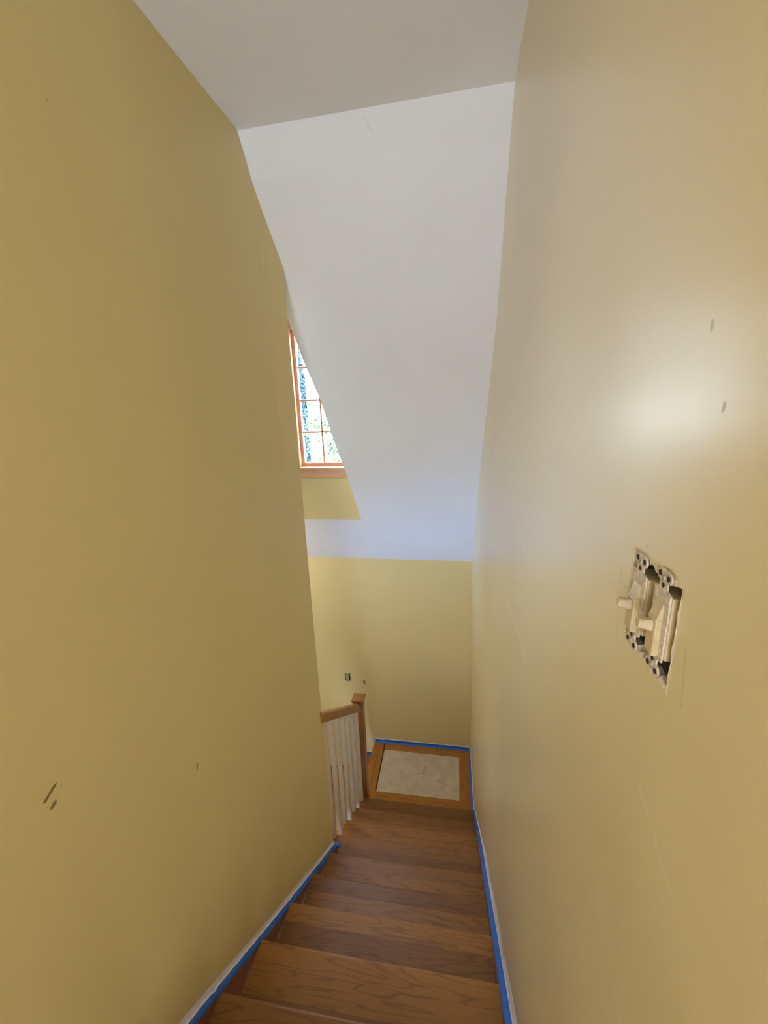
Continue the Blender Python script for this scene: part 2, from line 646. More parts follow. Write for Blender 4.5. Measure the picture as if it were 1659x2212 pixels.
def top_r(y):
    return ZC if y <= YK else slope_z(y)


def x_r(y, z):
    h = z - line_z(y)
    x = 1.0 + toe_r(y) * clamp(1 - max(h, 0) / 1.1)
    ht = top_r(y) - line_z(y)
    if y > 1.8:
        x += (interp(R_TOP, y) - 1.0) * clamp((h - 1.0) / max(.4, ht - 1.0))
    return x


ys = [-2.5, -1.5, -.6, 0.0, .2, HY0, HY1, .7, .9, 1.1, 1.3, 1.5, 1.65, YK, 1.994, 2.16, 2.342, 2.506, 2.704, 2.912, 3.1, 3.272, 3.5, YF]
zs = [-3.7, -2.6, -2.0, -1.6, -1.2, -.8, -.4, 0, .4, .8, 1.2, 1.5, HZ0, HZ1, 2.0, 2.3, 2.6, 9]
b = MB()
P = []
for y in ys:
    row = []
    for z in zs:
        zz = min(z, top_r(y))
        row.append((x_r(y, zz), y, zz))
    P.append(row)
iy, iz = ys.index(HY0), zs.index(HZ0)
b.grid(P, skip={(iy, iz)})
struct(b.build('wall_right', M_right, marked=(M_right_m, right_marks)), 'right stairwell wall in satin yellow paint with scuffs and an open switch box')

# left wall, ends beside the railing
L_TOP = [(1.846, -.012), (1.928, -.012), (1.997, -.006), (2.062, .007), (2.132, .011)]


def x_l(y, z):
    h = z - line_z(y)
    ht = (ZC if y <= YK else slope_z(y)) - line_z(y)
    x = toe_l(y) * clamp(1 - max(h, 0) / 3.4)
    if y > 1.2:
        xt = interp([(1.2, -.003)] + L_TOP, y)
        x += (xt - toe_l(y) * clamp(1 - ht / 3.4)) * clamp((h - 1.6) / (ht - 1.6))
    return x


def y_end(z):
    return interp([(-.95, 2.032), (2.564, 2.132)], z)


ysl = [-2.5, -1.5, -.6, 0, .3, .6, .9, 1.2, 1.5, 1.7, YK, 1.928, 1.985, None]
zsl = [-3.5, -2.6, -2.0, -1.5, -1.1, -.8, -.4, 0, .4, .8, 1.2, 1.6, 2.0, 2.3, 9]
b = MB()
P, Q = [], []
for y in ysl:
    row, back = [], []
    for z in zsl:
        if y is None:
            zz = min(z, slope_z(2.132))
            yy = y_end(zz)
        else:
            yy = y
            zz = min(z, ZC if y <= YK else slope_z(y))
        row.append((x_l(yy, zz), yy, zz))
        back.append((-.125, yy, zz))
    P.append(row)
    Q.append(back)
b.grid(P)
b.grid(Q)
b.grid([P[-1], Q[-1]])
b.grid([[p[-1] for p in P], [q[-1] for q in Q]])
bmesh.ops.remove_doubles(b.bm, verts=b.bm.verts, dist=1e-5)
struct(b.build('wall_left', M_left, marked=(M_left_m, left_marks)), 'left stairwell wall in yellow paint with gouges, ending at the railing')

# far wall
b = MB()
b.grid([[(x, YF, z) for z in (-3.7, -2.3, -2.0, -1.75, -1.55, -1.1, -.8, slope_z(YF))] for x in (XW, -.6, -.3, .0, .3, 1.06)])
struct(b.build('wall_far', M_far, marked=(M_far_m, far_marks)), 'far yellow wall at the landing under the raked ceiling')

# flat ceiling
b = MB()
b.face([(-.13, -2.5, ZC), (1.05, -2.5, ZC), (1.05, 1.7999, ZC), (-.13, 1.846, ZC)])
struct(b.build('ceiling', M_white), 'flat white ceiling above the top of the stairs')
# raked ceiling with the opening of the dormer
EDGE = [(-.10, 2.17), (-.046, 2.284), (-.036, 2.42), (-.006, 2.593), (.003, 2.767), (.017, 2.958), (.024, 3.05), (.032, 3.25), (.034, YD)]
b = MB()
rows = []
yl = [1.846, 1.928, 1.997, 2.062, 2.132, 2.17] + [e[1] for e in EDGE[1:]] + [3.5, YF]
for y in yl:
    xl = -.13 if y <= 2.17 else (interp([(e[1], e[0]) for e in EDGE], y) if y <= YD else .034)
    yr = y if y > 2.0 else 1.7999 + (y - 1.846) * (2.0 - 1.7999) / (2.0 - 1.846)
    n = 8
    row = []
    for k in range(n + 1):
        f = k / n
        xx = xl + (1.05 - xl) * f
        yy = y + (yr - y) * f
        row.append((xx, yy, ZC if y == 1.846 else slope_z(yy)))
    rows.append(row)
b.grid(rows)
b.grid([[(XW, YD, slope_z(YD)), (-1.2, YD, slope_z(YD)), (.034, YD, slope_z(YD))], [(XW, YF, slope_z(YF)), (-1.2, YF, slope_z(YF)), (.034, YF, slope_z(YF))]])
bmesh.ops.remove_doubles(b.bm, verts=b.bm.verts, dist=1e-4)
struct(b.build('ceiling', M_white, smooth=False), 'raked white ceiling following the stairs down to the far wall')
# dormer ceiling, dormer side and the stairwell shell to the left
b = MB()
b.face([(XW, YR, ZD), (-.12, YR, ZD), (-.12, 2.1, ZD), (.05, 2.1, ZD), (.05, YD, ZD), (XW, YD, ZD)])
struct(b.build('ceiling', M_white), 'white ceiling inside the dormer')
b = MB()
lo = [(e[0], e[1], slope_z(e[1])) for e in EDGE]
b.grid([lo, [(p[0], p[1], max(ZD, p[2])) for p in lo]])
struct(b.build('wall_dormer_side', M_white), 'white side of the dormer at the ceiling opening')

WINS = [(-.462, -.045), (-1.00, -.60)]
WZ0, WZ1 = 1.412, 2.484
xs = [XW, WINS[1][0], WINS[1][1], WINS[0][0], WINS[0][1], .036]
zz = [slope_z(YD), WZ0, WZ1, ZD]
b = MB()
b.grid([[(x, YD, z) for z in zz] for x in xs], skip={(1, 1), (3, 1)})
struct(b.build('wall_dormer', M_yel), 'yellow dormer wall under the window')
b = MB()
b.face([(XW, YR, ZB), (-.12, YR, ZB), (-.12, YR, ZD + .1), (XW, YR, ZD + .1)])
struct(b.build('wall_return', M_white))
b = MB()
b.face([(XW, YR, ZB), (XW, YF, ZB), (XW, YF, ZD), (XW, YR, ZD)])
struct(b.build('wall_stairwell', M_white))
b = MB()
b.face([(-.13, -2.5, -.2), (1.06, -2.5, -.2), (1.06, -2.5, ZC), (-.13, -2.5, ZC)])
struct(b.build('wall_back', M_yel))
b = MB()
b.box(XW, 1.03, YR, YF, ZB - .1, ZB)
struct(b.build('floor', M_carpet))
b = MB()
b.box(.0, 1.0, -2.5, Y0 - 3 * RUN, ZH - .2, ZH)
struct(b.build('floor', M_tread))


# ------------------------------------------------------------------ windows of the dormer
def window(name, x0, x1, label):
    root = empty(name, ((x0 + x1) / 2, YD, WZ0))
    struct(root, label)
    dp = .085
    # jambs
    for (a, c) in ((x0 - .012, x0), (x1, x1 + .012)):
        q = MB()
        q.box(a, c, YD, YD + dp + .03, WZ0, WZ1)
        q.build('jamb', M_trim_v, root)
    q = MB()
    q.box(x0, x1, YD, YD + dp + .03, WZ1, WZ1 + .012)
    q.build('head_jamb', M_trim, root)
    # casing, stool and apron
    for (a, c) in ((x0 - .065, x0 - .002), (x1 + .002, x1 + .055)):
        q = MB()
        q.box(a, c, YD - .018, YD, WZ0, WZ1, .003)
        q.build('casing', M_trim_v, root)
    q = MB()
    q.box(x0 - .075, x1 + .06, YD - .02, YD, WZ1, WZ1 + .075, .003)
    q.box(x0 - .082, x1 + .066, YD - .027, YD - .003, WZ1 - .004, WZ1 + .012, .003)
    q.build('head_casing', M_trim, root)
    q = MB()
    q.box(x0 - .075, x1 + .06, YD - .030, YD + dp + .03, WZ0 - .018, WZ0, .003)
    q.build('stool', M_trim, root)
    q = MB()
    q.box(x0 - .065, x1 + .05, YD - .018, YD, WZ0 - .088, WZ0 - .018, .003)
    q.build('apron', M_trim, root)
    # sash
    fw = .026
    q = MB()
    yb0, yb1 = YD + .045, YD + .085
    q.box(x0, x0 + fw, yb0, yb1, WZ0, WZ1, .003)
    q.box(x1 - fw, x1, yb0, yb1, WZ0, WZ1, .003)
    q.box(x0 + fw, x1 - fw, yb0, yb1, WZ0, WZ0 + fw + .004, .003)
    q.box(x0 + fw, x1 - fw, yb0, yb1, WZ1 - fw, WZ1, .003)
    sash = q.build('sash', M_trim_v, root)
    gx0, gx1, gz0, gz1 = x0 + fw, x1 - fw, WZ0 + fw + .004, WZ1 - fw
    for k in (1, 2, 3):
        zc_ = gz0 + (gz1 - gz0) * k / 4
        q = MB()
        q.box(gx0, gx1, yb0 + .008, yb1 - .012, zc_ - .0075, zc_ + .0075, .002)
        q.build('muntin', M_trim, sash)
    nv = 2
    for k in range(1, nv):
        xc = x0 + .194
        q = MB()
        q.box(xc - .0075, xc + .0075, yb0 + .008, yb1 - .012, gz0, gz1, .002)
        q.build('muntin', M_trim_v, sash)
    q = MB()
    q.box(gx0 - .005, gx1 + .005, yb0 + .026, yb0 + .030, gz0 - .005, gz1 + .005)
    q.build('glass', M_glass, sash)
    return root


window('window_1', *WINS[0], 'wood framed dormer window with small panes looking out on trees')
window('added_window_2', *WINS[1], 'unseen second wood framed dormer window to the left, added for its light')  # out of view, added to let more daylight into the stairwell


# ------------------------------------------------------------------ staircase
def tread_loop(yn, z, depth, th=.028, r=.013):
    """profile in the (y, z) plane, round nose at yn"""
    pts = [(yn - depth, z), ]
    for k in range(7):
        a = math.pi / 2 - math.pi * k / 6
        pts.append((yn - r + math.cos(a) * r, z - th / 2 + math.sin(a) * th / 2))
    pts.append((yn - depth, z - th))
    return pts


LEFT_END = {}


def stair_flight():
    root = empty('staircase', (.5, Y0 + 8 * RUN, ZL))
    tag(root, 'upper flight of orange brown oak stairs between the two yellow walls', 'stairs')
    for k in range(-2, NT):
        yn, z = Y0 + k * RUN, -k * RISE
        xl = toe_l(yn) + .027
        loop = tread_loop(yn, z, RUN + .005)
        q = MB()
        if k <= 4:
            q.prism([(xl, y, zz_) for y, zz_ in loop], (1.0 - xl, 0, 0))
        elif k == 5:
            q.prism([(.062, y, zz_) for y, zz_ in loop], (1.0 - .062, 0, 0))
            q.prism([(-.03, y, zz_) for y, zz_ in tread_loop(yn, z, .105)], (.092, 0, 0))
        else:
            q.prism([(-.03, y, zz_) for y, zz_ in loop], (1.03, 0, 0))
        t = q.build('tread', M_tread, root, loc=(.5, yn, z))
        # riser under the nosing
        zb = ZL if k == NT - 1 else z - RISE
        q = MB()
        q.box(.005 if k > 4 else xl, 1.0, yn - .045, yn - .026, zb, z - .028)
        q.build('riser', M_riser, root)
    # skirt boards against the walls
    for side in (0, 1):
        q = MB()
        n = 18
        ya, yb = (Y0 - 2.2 * RUN, 2.03) if side == 0 else (Y0 - 2.2 * RUN, 2.93)
        A, B = [], []
        for i in range(n + 1):
            y = ya + (yb - ya) * i / n
            if side == 0:
                top = line_z(y) + interp([(.7, .0), (2.0, -.026)], y) - .004
                x0, x1 = x_l(y, line_z(y)) + .001, toe_l(y) + .027
            else:
                top = line_z(y) - .012
                x0, x1 = 1.0, x_r(y, line_z(y)) - .001
            A.append([(x0, y, top - .30), (x0, y, top), (x1, y, top), (x1, y, top - .30)])
        for r0, r1 in zip(A, A[1:]):
            for j in range(4):
                q.face([r0[j], r1[j], r1[(j + 1) % 4], r0[(j + 1) % 4]])
        q.face(A[0])
        q.face(list(reversed(A[-1])))
        bmesh.ops.remove_doubles(q.bm, verts=q.bm.verts, dist=1e-5)
        q.build('skirt_board', M_skirt, root)
    # closing stringer on the open side
    q = MB()
    loop = [(2.05, line_z(2.05) - .32), (2.05, line_z(2.05) - .225), (2.9, line_z(2.9) - .225), (2.9, ZL - .10), (2.75, ZL - .10)]
    q.prism([(-.022, y, z_) for y, z_ in loop], (.022, 0, 0))
    q.build('stringer', M_skirt, root)
    return root


stair_flight()


def lower_flight():
    root = empty('staircase', (-.4, 3.34, ZL - RISE))
    tag(root, 'lower flight of oak stairs going down left from the landing behind the newel post', 'stairs')
    for k in range(8):
        xn, z = -.045 - (k + 1) * RUN, ZL - (k + 1) * RISE
        loop = [(2 * 0 + xn + (0 - (y)), z_) for y, z_ in [(p[0] - 0, p[1]) for p in tread_loop(0, z, RUN + .004)]]
        q = MB()
        q.prism([(x, 2.92, z_) for x, z_ in loop], (0, YF - 2.922, 0))
        q.build('tread', M_border_y, root, loc=(xn, 3.34, z))
        q = MB()
        q.box(xn + RUN + .026, xn + RUN + .045, 2.925, YF - .002, z, z + RISE - .028)
        q.build('riser', M_border_y, root)
    return root


lower_flight()


# landing
def landing():
    root = empty('stair_landing', (.47, 3.35, ZL - .12))
    tag(root, 'square stair landing with orange wood border around a bare grey panel', 'landing')
    th = .022

    def board(name, x0, x1, y0, y1, mt, zt=ZL, rnd=0.0):
        q = MB()
        q.box(x0, x1, y0, y1, zt - th, zt, .0015)
        return q.build(name, mt, root, loc=((x0 + x1) / 2, (y0 + y1) / 2, zt))

    q = MB()
    q.box(-.02, 1.0, 2.885, YF - .002, ZL - .12, ZL - th)
    q.build('subfloor', M_riser, root)
    board('border_board', .0895, .9985, 3.6625, YF - .003, M_border_x)
    board('border_board', .8815, .9985, 3.1635, 3.6615, M_border_y)
    board('border_board', .0205, .9985, 3.035, 3.1625, M_border_x)
    board('border_board', .0205, .9985, 2.900, 3.034, M_border_x)
    # nosing boards along the edge of the next flight
    q = MB()
    z = ZL
    loop = [(.0205, z), (.0205, z - .028)] + [(-.030 - math.cos(a) * .013, z - .014 + math.sin(a) * .014) for a in [-math.pi / 2 + math.pi * k / 6 for k in range(7)]]
    q.prism([(x, 2.900, zz_) for x, zz_ in loop], (0, YF - 2.903, 0))
    q.build('nosing_board', M_border_y, root, loc=(0, 3.3, z))
    board('nosing_board', .0215, .078, 3.1635, YF - .003, M_border_y)
    q = MB()
    q.box(.0905, .8805, 3.1635, 3.6615, ZL - th, ZL - .0025)
    o = q.build('inset_panel', M_inset, root, loc=(.4855, 3.4125, ZL))
    o['label'] = 'bare worn grey panel set into the landing'
    return root


landing()


# ------------------------------------------------------------------ railing
def railing():
    root = empty('stair_railing', (.012, 2.55, ZL))
    tag(root, 'oak stair railing with square white balusters and capped newel post', 'railing')
    xb = .013
    # newel
    q = MB()
    yn_, hw = 3.005, .038
    q.box(xb - hw, xb + hw, yn_ - hw, yn_ + hw, ZL, -.545, .004)
    post = q.build('newel_post', M_post, root, loc=(xb, yn_, ZL))
    q = MB()
    q.box(xb - .044, xb + .044, yn_ - .044, yn_ + .044, -.565, -.545, .004)
    q.box(xb - .052, xb + .052, yn_ - .052, yn_ + .052, -.545, -.520, .005)
    cz = -.520
    a = [(xb - .045, yn_ - .045, cz), (xb + .045, yn_ - .045, cz), (xb + .045, yn_ + .045, cz), (xb - .045, yn_ + .045, cz)]
    for i in range(4):
        q.face([a[i], a[(i + 1) % 4], (xb, yn_, cz + .008)])
    q.build('newel_cap', M_rail, post)

    # handrail: bread-loaf section swept down the rake
    def rail_z(y):
        return .088 - (y - 2.116) * RISE / RUN * 1.03

    sec = [(-.024, -.052), (.024, -.052), (.027, -.049), (.028, -.004), (.026, .004), (.020, .010), (.009, .013), (-.009, .013), (-.020, .010), (-.026, .004), (-.028, -.004), (-.027, -.049)]
    q = MB()
    rings = []
    ya, yb_ = 2.035, yn_ - hw + .001
    for y in (ya, yb_):
        rings.append([q.bm.verts.new((xb + sx_, y, rail_z(y) - .013 + sz * 1.2)) for sx_, sz in sec])
    n = len(sec)
    for j in range(n):
        q.bm.faces.new([rings[0][j], rings[1][j], rings[1][(j + 1) % n], rings[0][(j + 1) % n]])
    q.bm.faces.new(rings[0])
    q.bm.faces.new(list(reversed(rings[1])))
    q.build('handrail', M_rail, root, loc=(xb, 2.5, rail_z(2.5)))
    # balusters, two to a tread
    hb = .0148
    k = 0
    for i in range(7):
        y = 2.128 + i * .1275
        tread = math.ceil((y - Y0) / RUN - 1e-6)
        tread = int(max(5, min(NT, tread)))
        zb = -tread * RISE
        zt0, zt1 = rail_z(y - hb) - .070, rail_z(y + hb) - .070
        q = MB()
        vs = q.box(xb - hb, xb + hb, y - hb, y + hb, zb, zt1)
        for v in vs:
            if v.co.z > zt1 - 1e-5 and v.co.y < y:
                v.co.z = zt0
        es = [e for e in q.bm.edges if abs(e.verts[0].co.z - e.verts[1].co.z) > .2]
        bmesh.ops.bevel(q.bm, geom=es, offset=.003, segments=2, affect='EDGES')
        q.build('baluster', M_balu, root, loc=(xb, y, zb))
    return root


railing()

# ------------------------------------------------------------------ painter's tape and caulk lines
rnd = random.Random(4)


def ribbon(rows, name, mat, parent=None, th=.0012, up=(0, 0, 1)):
    """rows of points across the strip; given a small thickness"""
    q = MB()
    upv = Vector(up) * th
    top = [[Vector(p) + upv for p in r] for r in rows]
    bot = [[Vector(p) for p in r] for r in rows]
    q.grid(top)
    q.grid(bot)
    q.grid([[r[0] for r in top], [r[0] for r in bot]])
    q.grid([[r[-1] for r in top], [r[-1] for r in bot]])
    q.grid([top[0], bot[0]])
    q.grid([top[-1], bot[-1]])
    bmesh.ops.remove_doubles(q.bm, verts=q.bm.verts, dist=1e-5)
    return q.build(name, mat, parent)


def jag(s, amp, seed):
    v = noise.noise(Vector((s * 38.0, seed, .3))) * .6 + noise.noise(Vector((s * 110.0, seed + 5, .7))) * .4
    return v * amp


# left rake
HW_L = [(.55, .008), (.73, .004), (.93, -.002), (1.22, -.014), (1.57, -.020), (2.03, -.024)]
HI_L = [(.55, .014), (.73, .010), (.94, .002), (1.22, -.012), (1.59, -.022), (2.03, -.030)]
HC_L = [(.55, .040), (.71, .036), (.91, .028), (1.18, .012), (1.53, .010), (2.03, .000)]
n = 150
rows_t, rows_c = [], []
for i in range(n + 1):
    y = .36 + (2.035 - .36) * i / n
    zl = line_z(y)
    hw, hi, hc = interp(HW_L, y), interp(HI_L, y), interp(HC_L, y)
    xw = x_l(y, zl)
    e = jag(y, .010, 2.0) * (1 if y < 1.95 else .2)
    rows_t.append([(xw + .0015, y, zl + hw + .006), (xw + .004, y, zl + hw), (toe_l(y) + .027, y, zl + hi + .001), (toe_l(y) + .029, y, zl + hi - .012)])
    rows_c.append([(xw + .0005, y, zl + hc + jag(y, .002, 9)), (xw + .0020, y, zl + hw + .007 + max(e, -.004)), (xw + .0070 + max(-e, 0), y, zl + hw + .0022)])
tl = ribbon(rows_t, 'masking_tape', M_tape, up=(.6, 0, .8))
tag(tl, 'blue painter\'s tape running down the left stair skirt under the yellow wall', 'tape')
# folded tab at the lower end
q = MB()
zt = line_z(2.035)
q.box(.052, .084, 2.028, 2.046, zt - .052, zt - .022, .002)
q.build('tape_tab', M_tape, tl)
cl = ribbon(rows_c, 'caulk_line', M_caulk, tl, up=(.8, 0, .4))
cl['label'] = 'ragged white caulk line above the blue tape'

# right rake and landing edge
HW_R = [(.5, -.012), (1.3, -.008), (1.55, .004), (1.9, .004), (2.12, .030), (2.41, .030), (2.9, .012)]
HI_R = [(.5, .010), (1.3, .012), (1.9, .006), (2.3, .004), (2.9, .004)]
HC_R = [(.5, .095), (.9, .092), (1.2, .105), (1.43, .098), (1.8, .088), (2.06, .09), (2.36, .07), (2.9, .04)]
rows_t, rows_c = [], []
n = 190
for i in range(n + 1):
    y = .36 + (2.925 - .36) * i / n
    zl = line_z(y)
    hw, hi, hc = interp(HW_R, y), interp(HI_R, y), interp(HC_R, y)
    xw = x_r(y, zl + .02)
    e = jag(y, .020, 21.0)
    hw2 = max(hw, hi + .004)
    rows_t.append([(xw - .0015, y, zl + hw2 + .012), (xw - .004, y, zl + hw2), (.9985, y, zl + hi + .001), (.9965, y, zl + hi - .003)])
    xc_ = x_r(y, zl + hc)
    wfade = clamp((3.0 - y) / .9, .12, 1)
    rows_c.append([(xc_ - .0005, y, zl + hc * wfade + .02 * (1 - wfade) + jag(y, .004, 3)), (xw - .0022, y, zl + hw2 + .014 + e * wfade), (xw - .0055, y, zl + hw2 + .003)])
for i in range(1, 31):
    y = 2.925 + (YF - .004 - 2.925) * i / 30
    xw = x_r(y, ZL + .02)
    rows_t.append([(xw - .0015, y, ZL + .028), (xw - .004, y, ZL + .020), (.9870, y, ZL + .0015), (.9855, y, ZL + .0005)])
    rows_c.append([(xw - .0005, y, ZL + .042), (xw - .0022, y, ZL + .030 + jag(y, .004, 8)), (xw - .004, y, ZL + .023)])
tr_ = ribbon(rows_t, 'masking_tape', M_tape, up=(-.6, 0, .8))
tag(tr_, 'blue painter\'s tape running down the right wall and along the landing\'s right side', 'tape')
cr = ribbon(rows_c, 'caulk_line', M_caulk, tr_, up=(-.8, 0, .4))
cr['label'] = 'ragged white caulk line above the blue tape'

# far wall at the landing
rows_t, rows_c = [], []
for i in range(61):
    x = -.030 + (.985 + .030) * i / 60
    hh = .030 if x < .08 else .038
    rows_t.append([(x, YF - .0012, ZL + hh + jag(x, .003, 4)), (x, YF - .002, ZL + .012), (x, YF - .012, ZL + .0008)])
    rows_c.append([(x, YF - .0005, ZL + hh + .012 + jag(x, .004, 6)), (x, YF - .0016, ZL + hh + .001 + jag(x, .004, 14))])
tf = ribbon(rows_t, 'masking_tape', M_tape, up=(0, -.8, .3))
tag(tf, 'blue painter\'s tape along the far wall behind the landing', 'tape')
ribbon(rows_c, 'caulk_line', M_caulk, tf, up=(0, -1, .2))
zl2 = ZL - RISE
rows_t, rows_c = [], []
for i in range(13):
    x = -.29 + .245 * i / 12
    rows_t.append([(x, YF - .0012, zl2 + .036), (x, YF - .002, zl2 + .012), (x, YF - .012, zl2 + .0008)])
    rows_c.append([(x, YF - .0005, zl2 + .050 + jag(x, .003, 6)), (x, YF - .0016, zl2 + .035)])
t2 = ribbon(rows_t, 'masking_tape', M_tape, up=(0, -.8, .3))
tag(t2, 'short piece of blue tape one step below the landing, right of the newel post', 'tape')
ribbon(rows_c, 'caulk_line', M_caulk, t2, up=(0, -1, .2))

# dried drip of paint on a tread
q = MB()
pts = [(.008 * math.cos(a) * (1 + .2 * math.sin(3 * a)), .007 * math.sin(a)) for a in [k * math.pi / 7 for k in range(14)]]
q.prism([(.150 + x, 1.665 + y, -4 * RISE + .0002) for x, y in pts], (0, 0, .0014))
tag(q.build('paint_drip', M_caulk), 'small dried white paint drip on a stair tread near the left wall', 'paint drip')


# ------------------------------------------------------------------ open two-gang switch box on the right wall
def electrical_box():
    root = empty('electrical_box', (1.0, (HY0 + HY1) / 2, HZ0))
    tag(root, 'open two-gang electrical box in the right wall behind the bare switches', 'electrical box')
    q = MB()
    d = .055
    x0, x1 = 1.001, 1.001 + d
    y0, y1, z0, z1 = HY0, HY1, HZ0, HZ1
    f = [(x0, y0, z0), (x0, y1, z0), (x0, y1, z1), (x0, y0, z1)]
    bk = [(x1, y0 + .002, z0 + .002), (x1, y1 - .002, z0 + .002), (x1, y1 - .002, z1 - .002), (x1, y0 + .002, z1 - .002)]
    for i in range(4):
        q.face([f[i], f[(i + 1) % 4], bk[(i + 1) % 4], bk[i]])
    q.face(bk)
    q.build('box_shell', M_box, root)
    # crumbled plaster lip around the cut
    q = MB()
    rr = random.Random(11)
    per = []
    n = 18
    for (a, c) in (((y0, z0), (y1, z0)), ((y1, z0), (y1, z1)), ((y1, z1), (y0, z1)), ((y0, z1), (y0, z0))):
        for i in range(n):
            f_ = i / n
            per.append((a[0] + (c[0] - a[0]) * f_, a[1] + (c[1] - a[1]) * f_))
    cy, cz = (y0 + y1) / 2, (z0 + z1) / 2
    inn, mid, out_ = [], [], []
    for (y, z) in per:
        dv = Vector((y - cy, z - cz)).normalized()
        flat = abs(z - z0) < 1e-6 or abs(z - z1) < 1e-6
        i_ = rr.uniform(.001, .0075) if flat and rr.random() < .6 else rr.uniform(.0, .0022)
        o_ = rr.uniform(.0012, .0045)
        inn.append((1.0005, y - dv.x * i_, z - dv.y * i_))
        mid.append((1.0 - rr.uniform(.0002, .0009), y + dv.x * rr.uniform(-.001, .001), z + dv.y * rr.uniform(-.001, .001)))
        out_.append((.9998, y + dv.x * o_, z + dv.y * o_))
    inb = [(1.008, p[1], p[2]) for p in inn]
    for L in (inb, inn, mid, out_):
        L.append(L[0])
    q.grid([inb, inn, mid, out_])
    bmesh.ops.remove_doubles(q.bm, verts=q.bm.verts, dist=1e-6)
    q.build('plaster_rim', M_plast, root)
    return root


electrical_box()


def toggle_switch(yc, zc, label):
    """bare toggle switch, local +X points into the wall"""
    root = empty('light_switch', (1.0, yc, zc))
    tag(root, label, 'switch', 'bare toggle switches in the open box')
    X0 = 1.0
    # strap: slim metal plate with round ears
    q = MB()
    prof = [(.0055, -.0505), (.0115, -.0480), (.0130, -.0440), (.0105, -.0400), (.0070, -.0385), (.0070, -.0335), (.0145, -.0315), (.0145, -.0180),
            (.0145, .0180), (.0145, .0315), (.0070, .0335), (.0070, .0385), (.0105, .0400), (.0130, .0440), (.0115, .0480), (.0055, .0505)]
    loop = [(X0 - .0030, yc + a, zc + c) for a, c in prof] + [(X0 - .0030, yc - a, zc + c) for a, c in reversed(prof)]
    q.prism(loop, (.0014, 0, 0))
    yoke = q.build('yoke', M_steel, root)
    yoke['label'] = 'dusty steel mounting strap'
    # dark discs painting the shade of slots and screw holes in the ears
    for s in (-1, 1):
        for (a, c, r) in ((-.0075, .0447, .0026), (.0075, .0447, .0026), (0, .0362, .0024)):
            q = MB()
            q.tube([(X0 - .0036, yc + a, zc + s * c), (X0 - .0026, yc + a, zc + s * c)], [r, r], 12)
            q.build('screw_hole_shade', M_hole, yoke)
        q = MB()
        q.tube([(X0 - .0042, yc + .0005, zc + s * .0425), (X0 - .0028, yc + .0005, zc + s * .0425)], [.0022, .0028], 12)
        q.box(X0 - .0044, X0 - .0041, yc - .0016, yc + .0024, zc + s * .0425 - .0005, zc + s * .0425 + .0005)
        q.build('screw', M_brass, yoke)
    # plastic body behind the strap, bezel in front
    q = MB()
    q.box(X0 - .0016, X0 + .030, yc - .0155, yc + .0155, zc - .0300, zc + .0300, .002)
    body = q.build('switch_body', M_ivory, root)
    q = MB()
    q.box(X0 - .0085, X0 - .0025, yc - .0080, yc + .0080, zc - .0300, zc + .0065, .0015)
    q.prism([(X0 - .0025, yc - .0075, zc + .0065), (X0 - .0080, yc - .0075, zc + .0065), (X0 - .0035, yc - .0060, zc + .0200), (X0 - .0025, yc - .0060, zc + .0200)], (0, .0140, 0))
    q.build('bezel', M_ivory, body)
    # toggle lever, thrown up
    q = MB()
    tip = Vector((X0 - .0200, yc, zc - .0005))
    base = Vector((X0 - .0070, yc, zc - .0025))
    ax = (tip - base).normalized()
    side = Vector((0, 1, 0))
    upv = ax.cross(side)
    if upv.z < 0:
        upv = -upv
    rings = []
    for f_, hy, hz in ((0, .0042, .0056), (.35, .0040, .0050), (.9, .0046, .0042), (1.0, .0038, .0034)):
        c = base + (tip - base) * f_
        rings.append([q.bm.verts.new(c + side * (sy * hy) + upv * (sz * hz)) for sy, sz in
                      ((-1, -.6), (-.6, -1), (.6, -1), (1, -.6), (1, .6), (.6, 1), (-.6, 1), (-1, .6))])
    for r0, r1 in zip(rings, rings[1:]):
        for j in range(8):
            q.bm.faces.new([r0[j], r0[(j + 1) % 8], r1[(j + 1) % 8], r1[j]])
    q.bm.faces.new(rings[0])
    q.bm.faces.new(list(reversed(rings[-1])))
    q.build('toggle', M_almond, root)
    return root


toggle_switch(.4185, 1.7640, 'bare ivory toggle switch nearer the stairs, left of the pair in the open box')
toggle_switch(.3715, 1.7680, 'bare ivory toggle switch nearer the photo edge, right of the pair in the open box')


def far_switch():
    xc, zc = -.295, -.905
    root = empty('wall_switch', (xc, YF, zc))
    tag(root, 'small uncovered grey switch on the far wall above the railing', 'switch')
    q = MB()
    q.box(xc - .029, xc + .029, YF - .0015, YF + .004, zc - .047, zc + .047)
    q.build('box_opening_shade', M_hole, root)  # dark slab standing in for the shaded box interior
    q = MB()
    q.box(xc - .009, xc + .009, YF - .005, YF - .002, zc - .052, zc + .052, .001)
    q.box(xc - .020, xc + .020, YF - .005, YF - .002, zc + .036, zc + .050, .002)
    q.box(xc - .020, xc + .020, YF - .005, YF - .002, zc - .052, zc - .038, .002)
    q.build('yoke', M_steel, root)
    q = MB()
    q.box(xc - .017, xc + .015, YF - .010, YF - .002, zc - .034, zc + .032, .002)
    q.box(xc - .006, xc + .004, YF - .018, YF - .009, zc - .012, zc + .008, .002)
    q.build('switch_body', plain('grey_switch_plastic', (.44, .41, .36), .5), root)


far_switch()

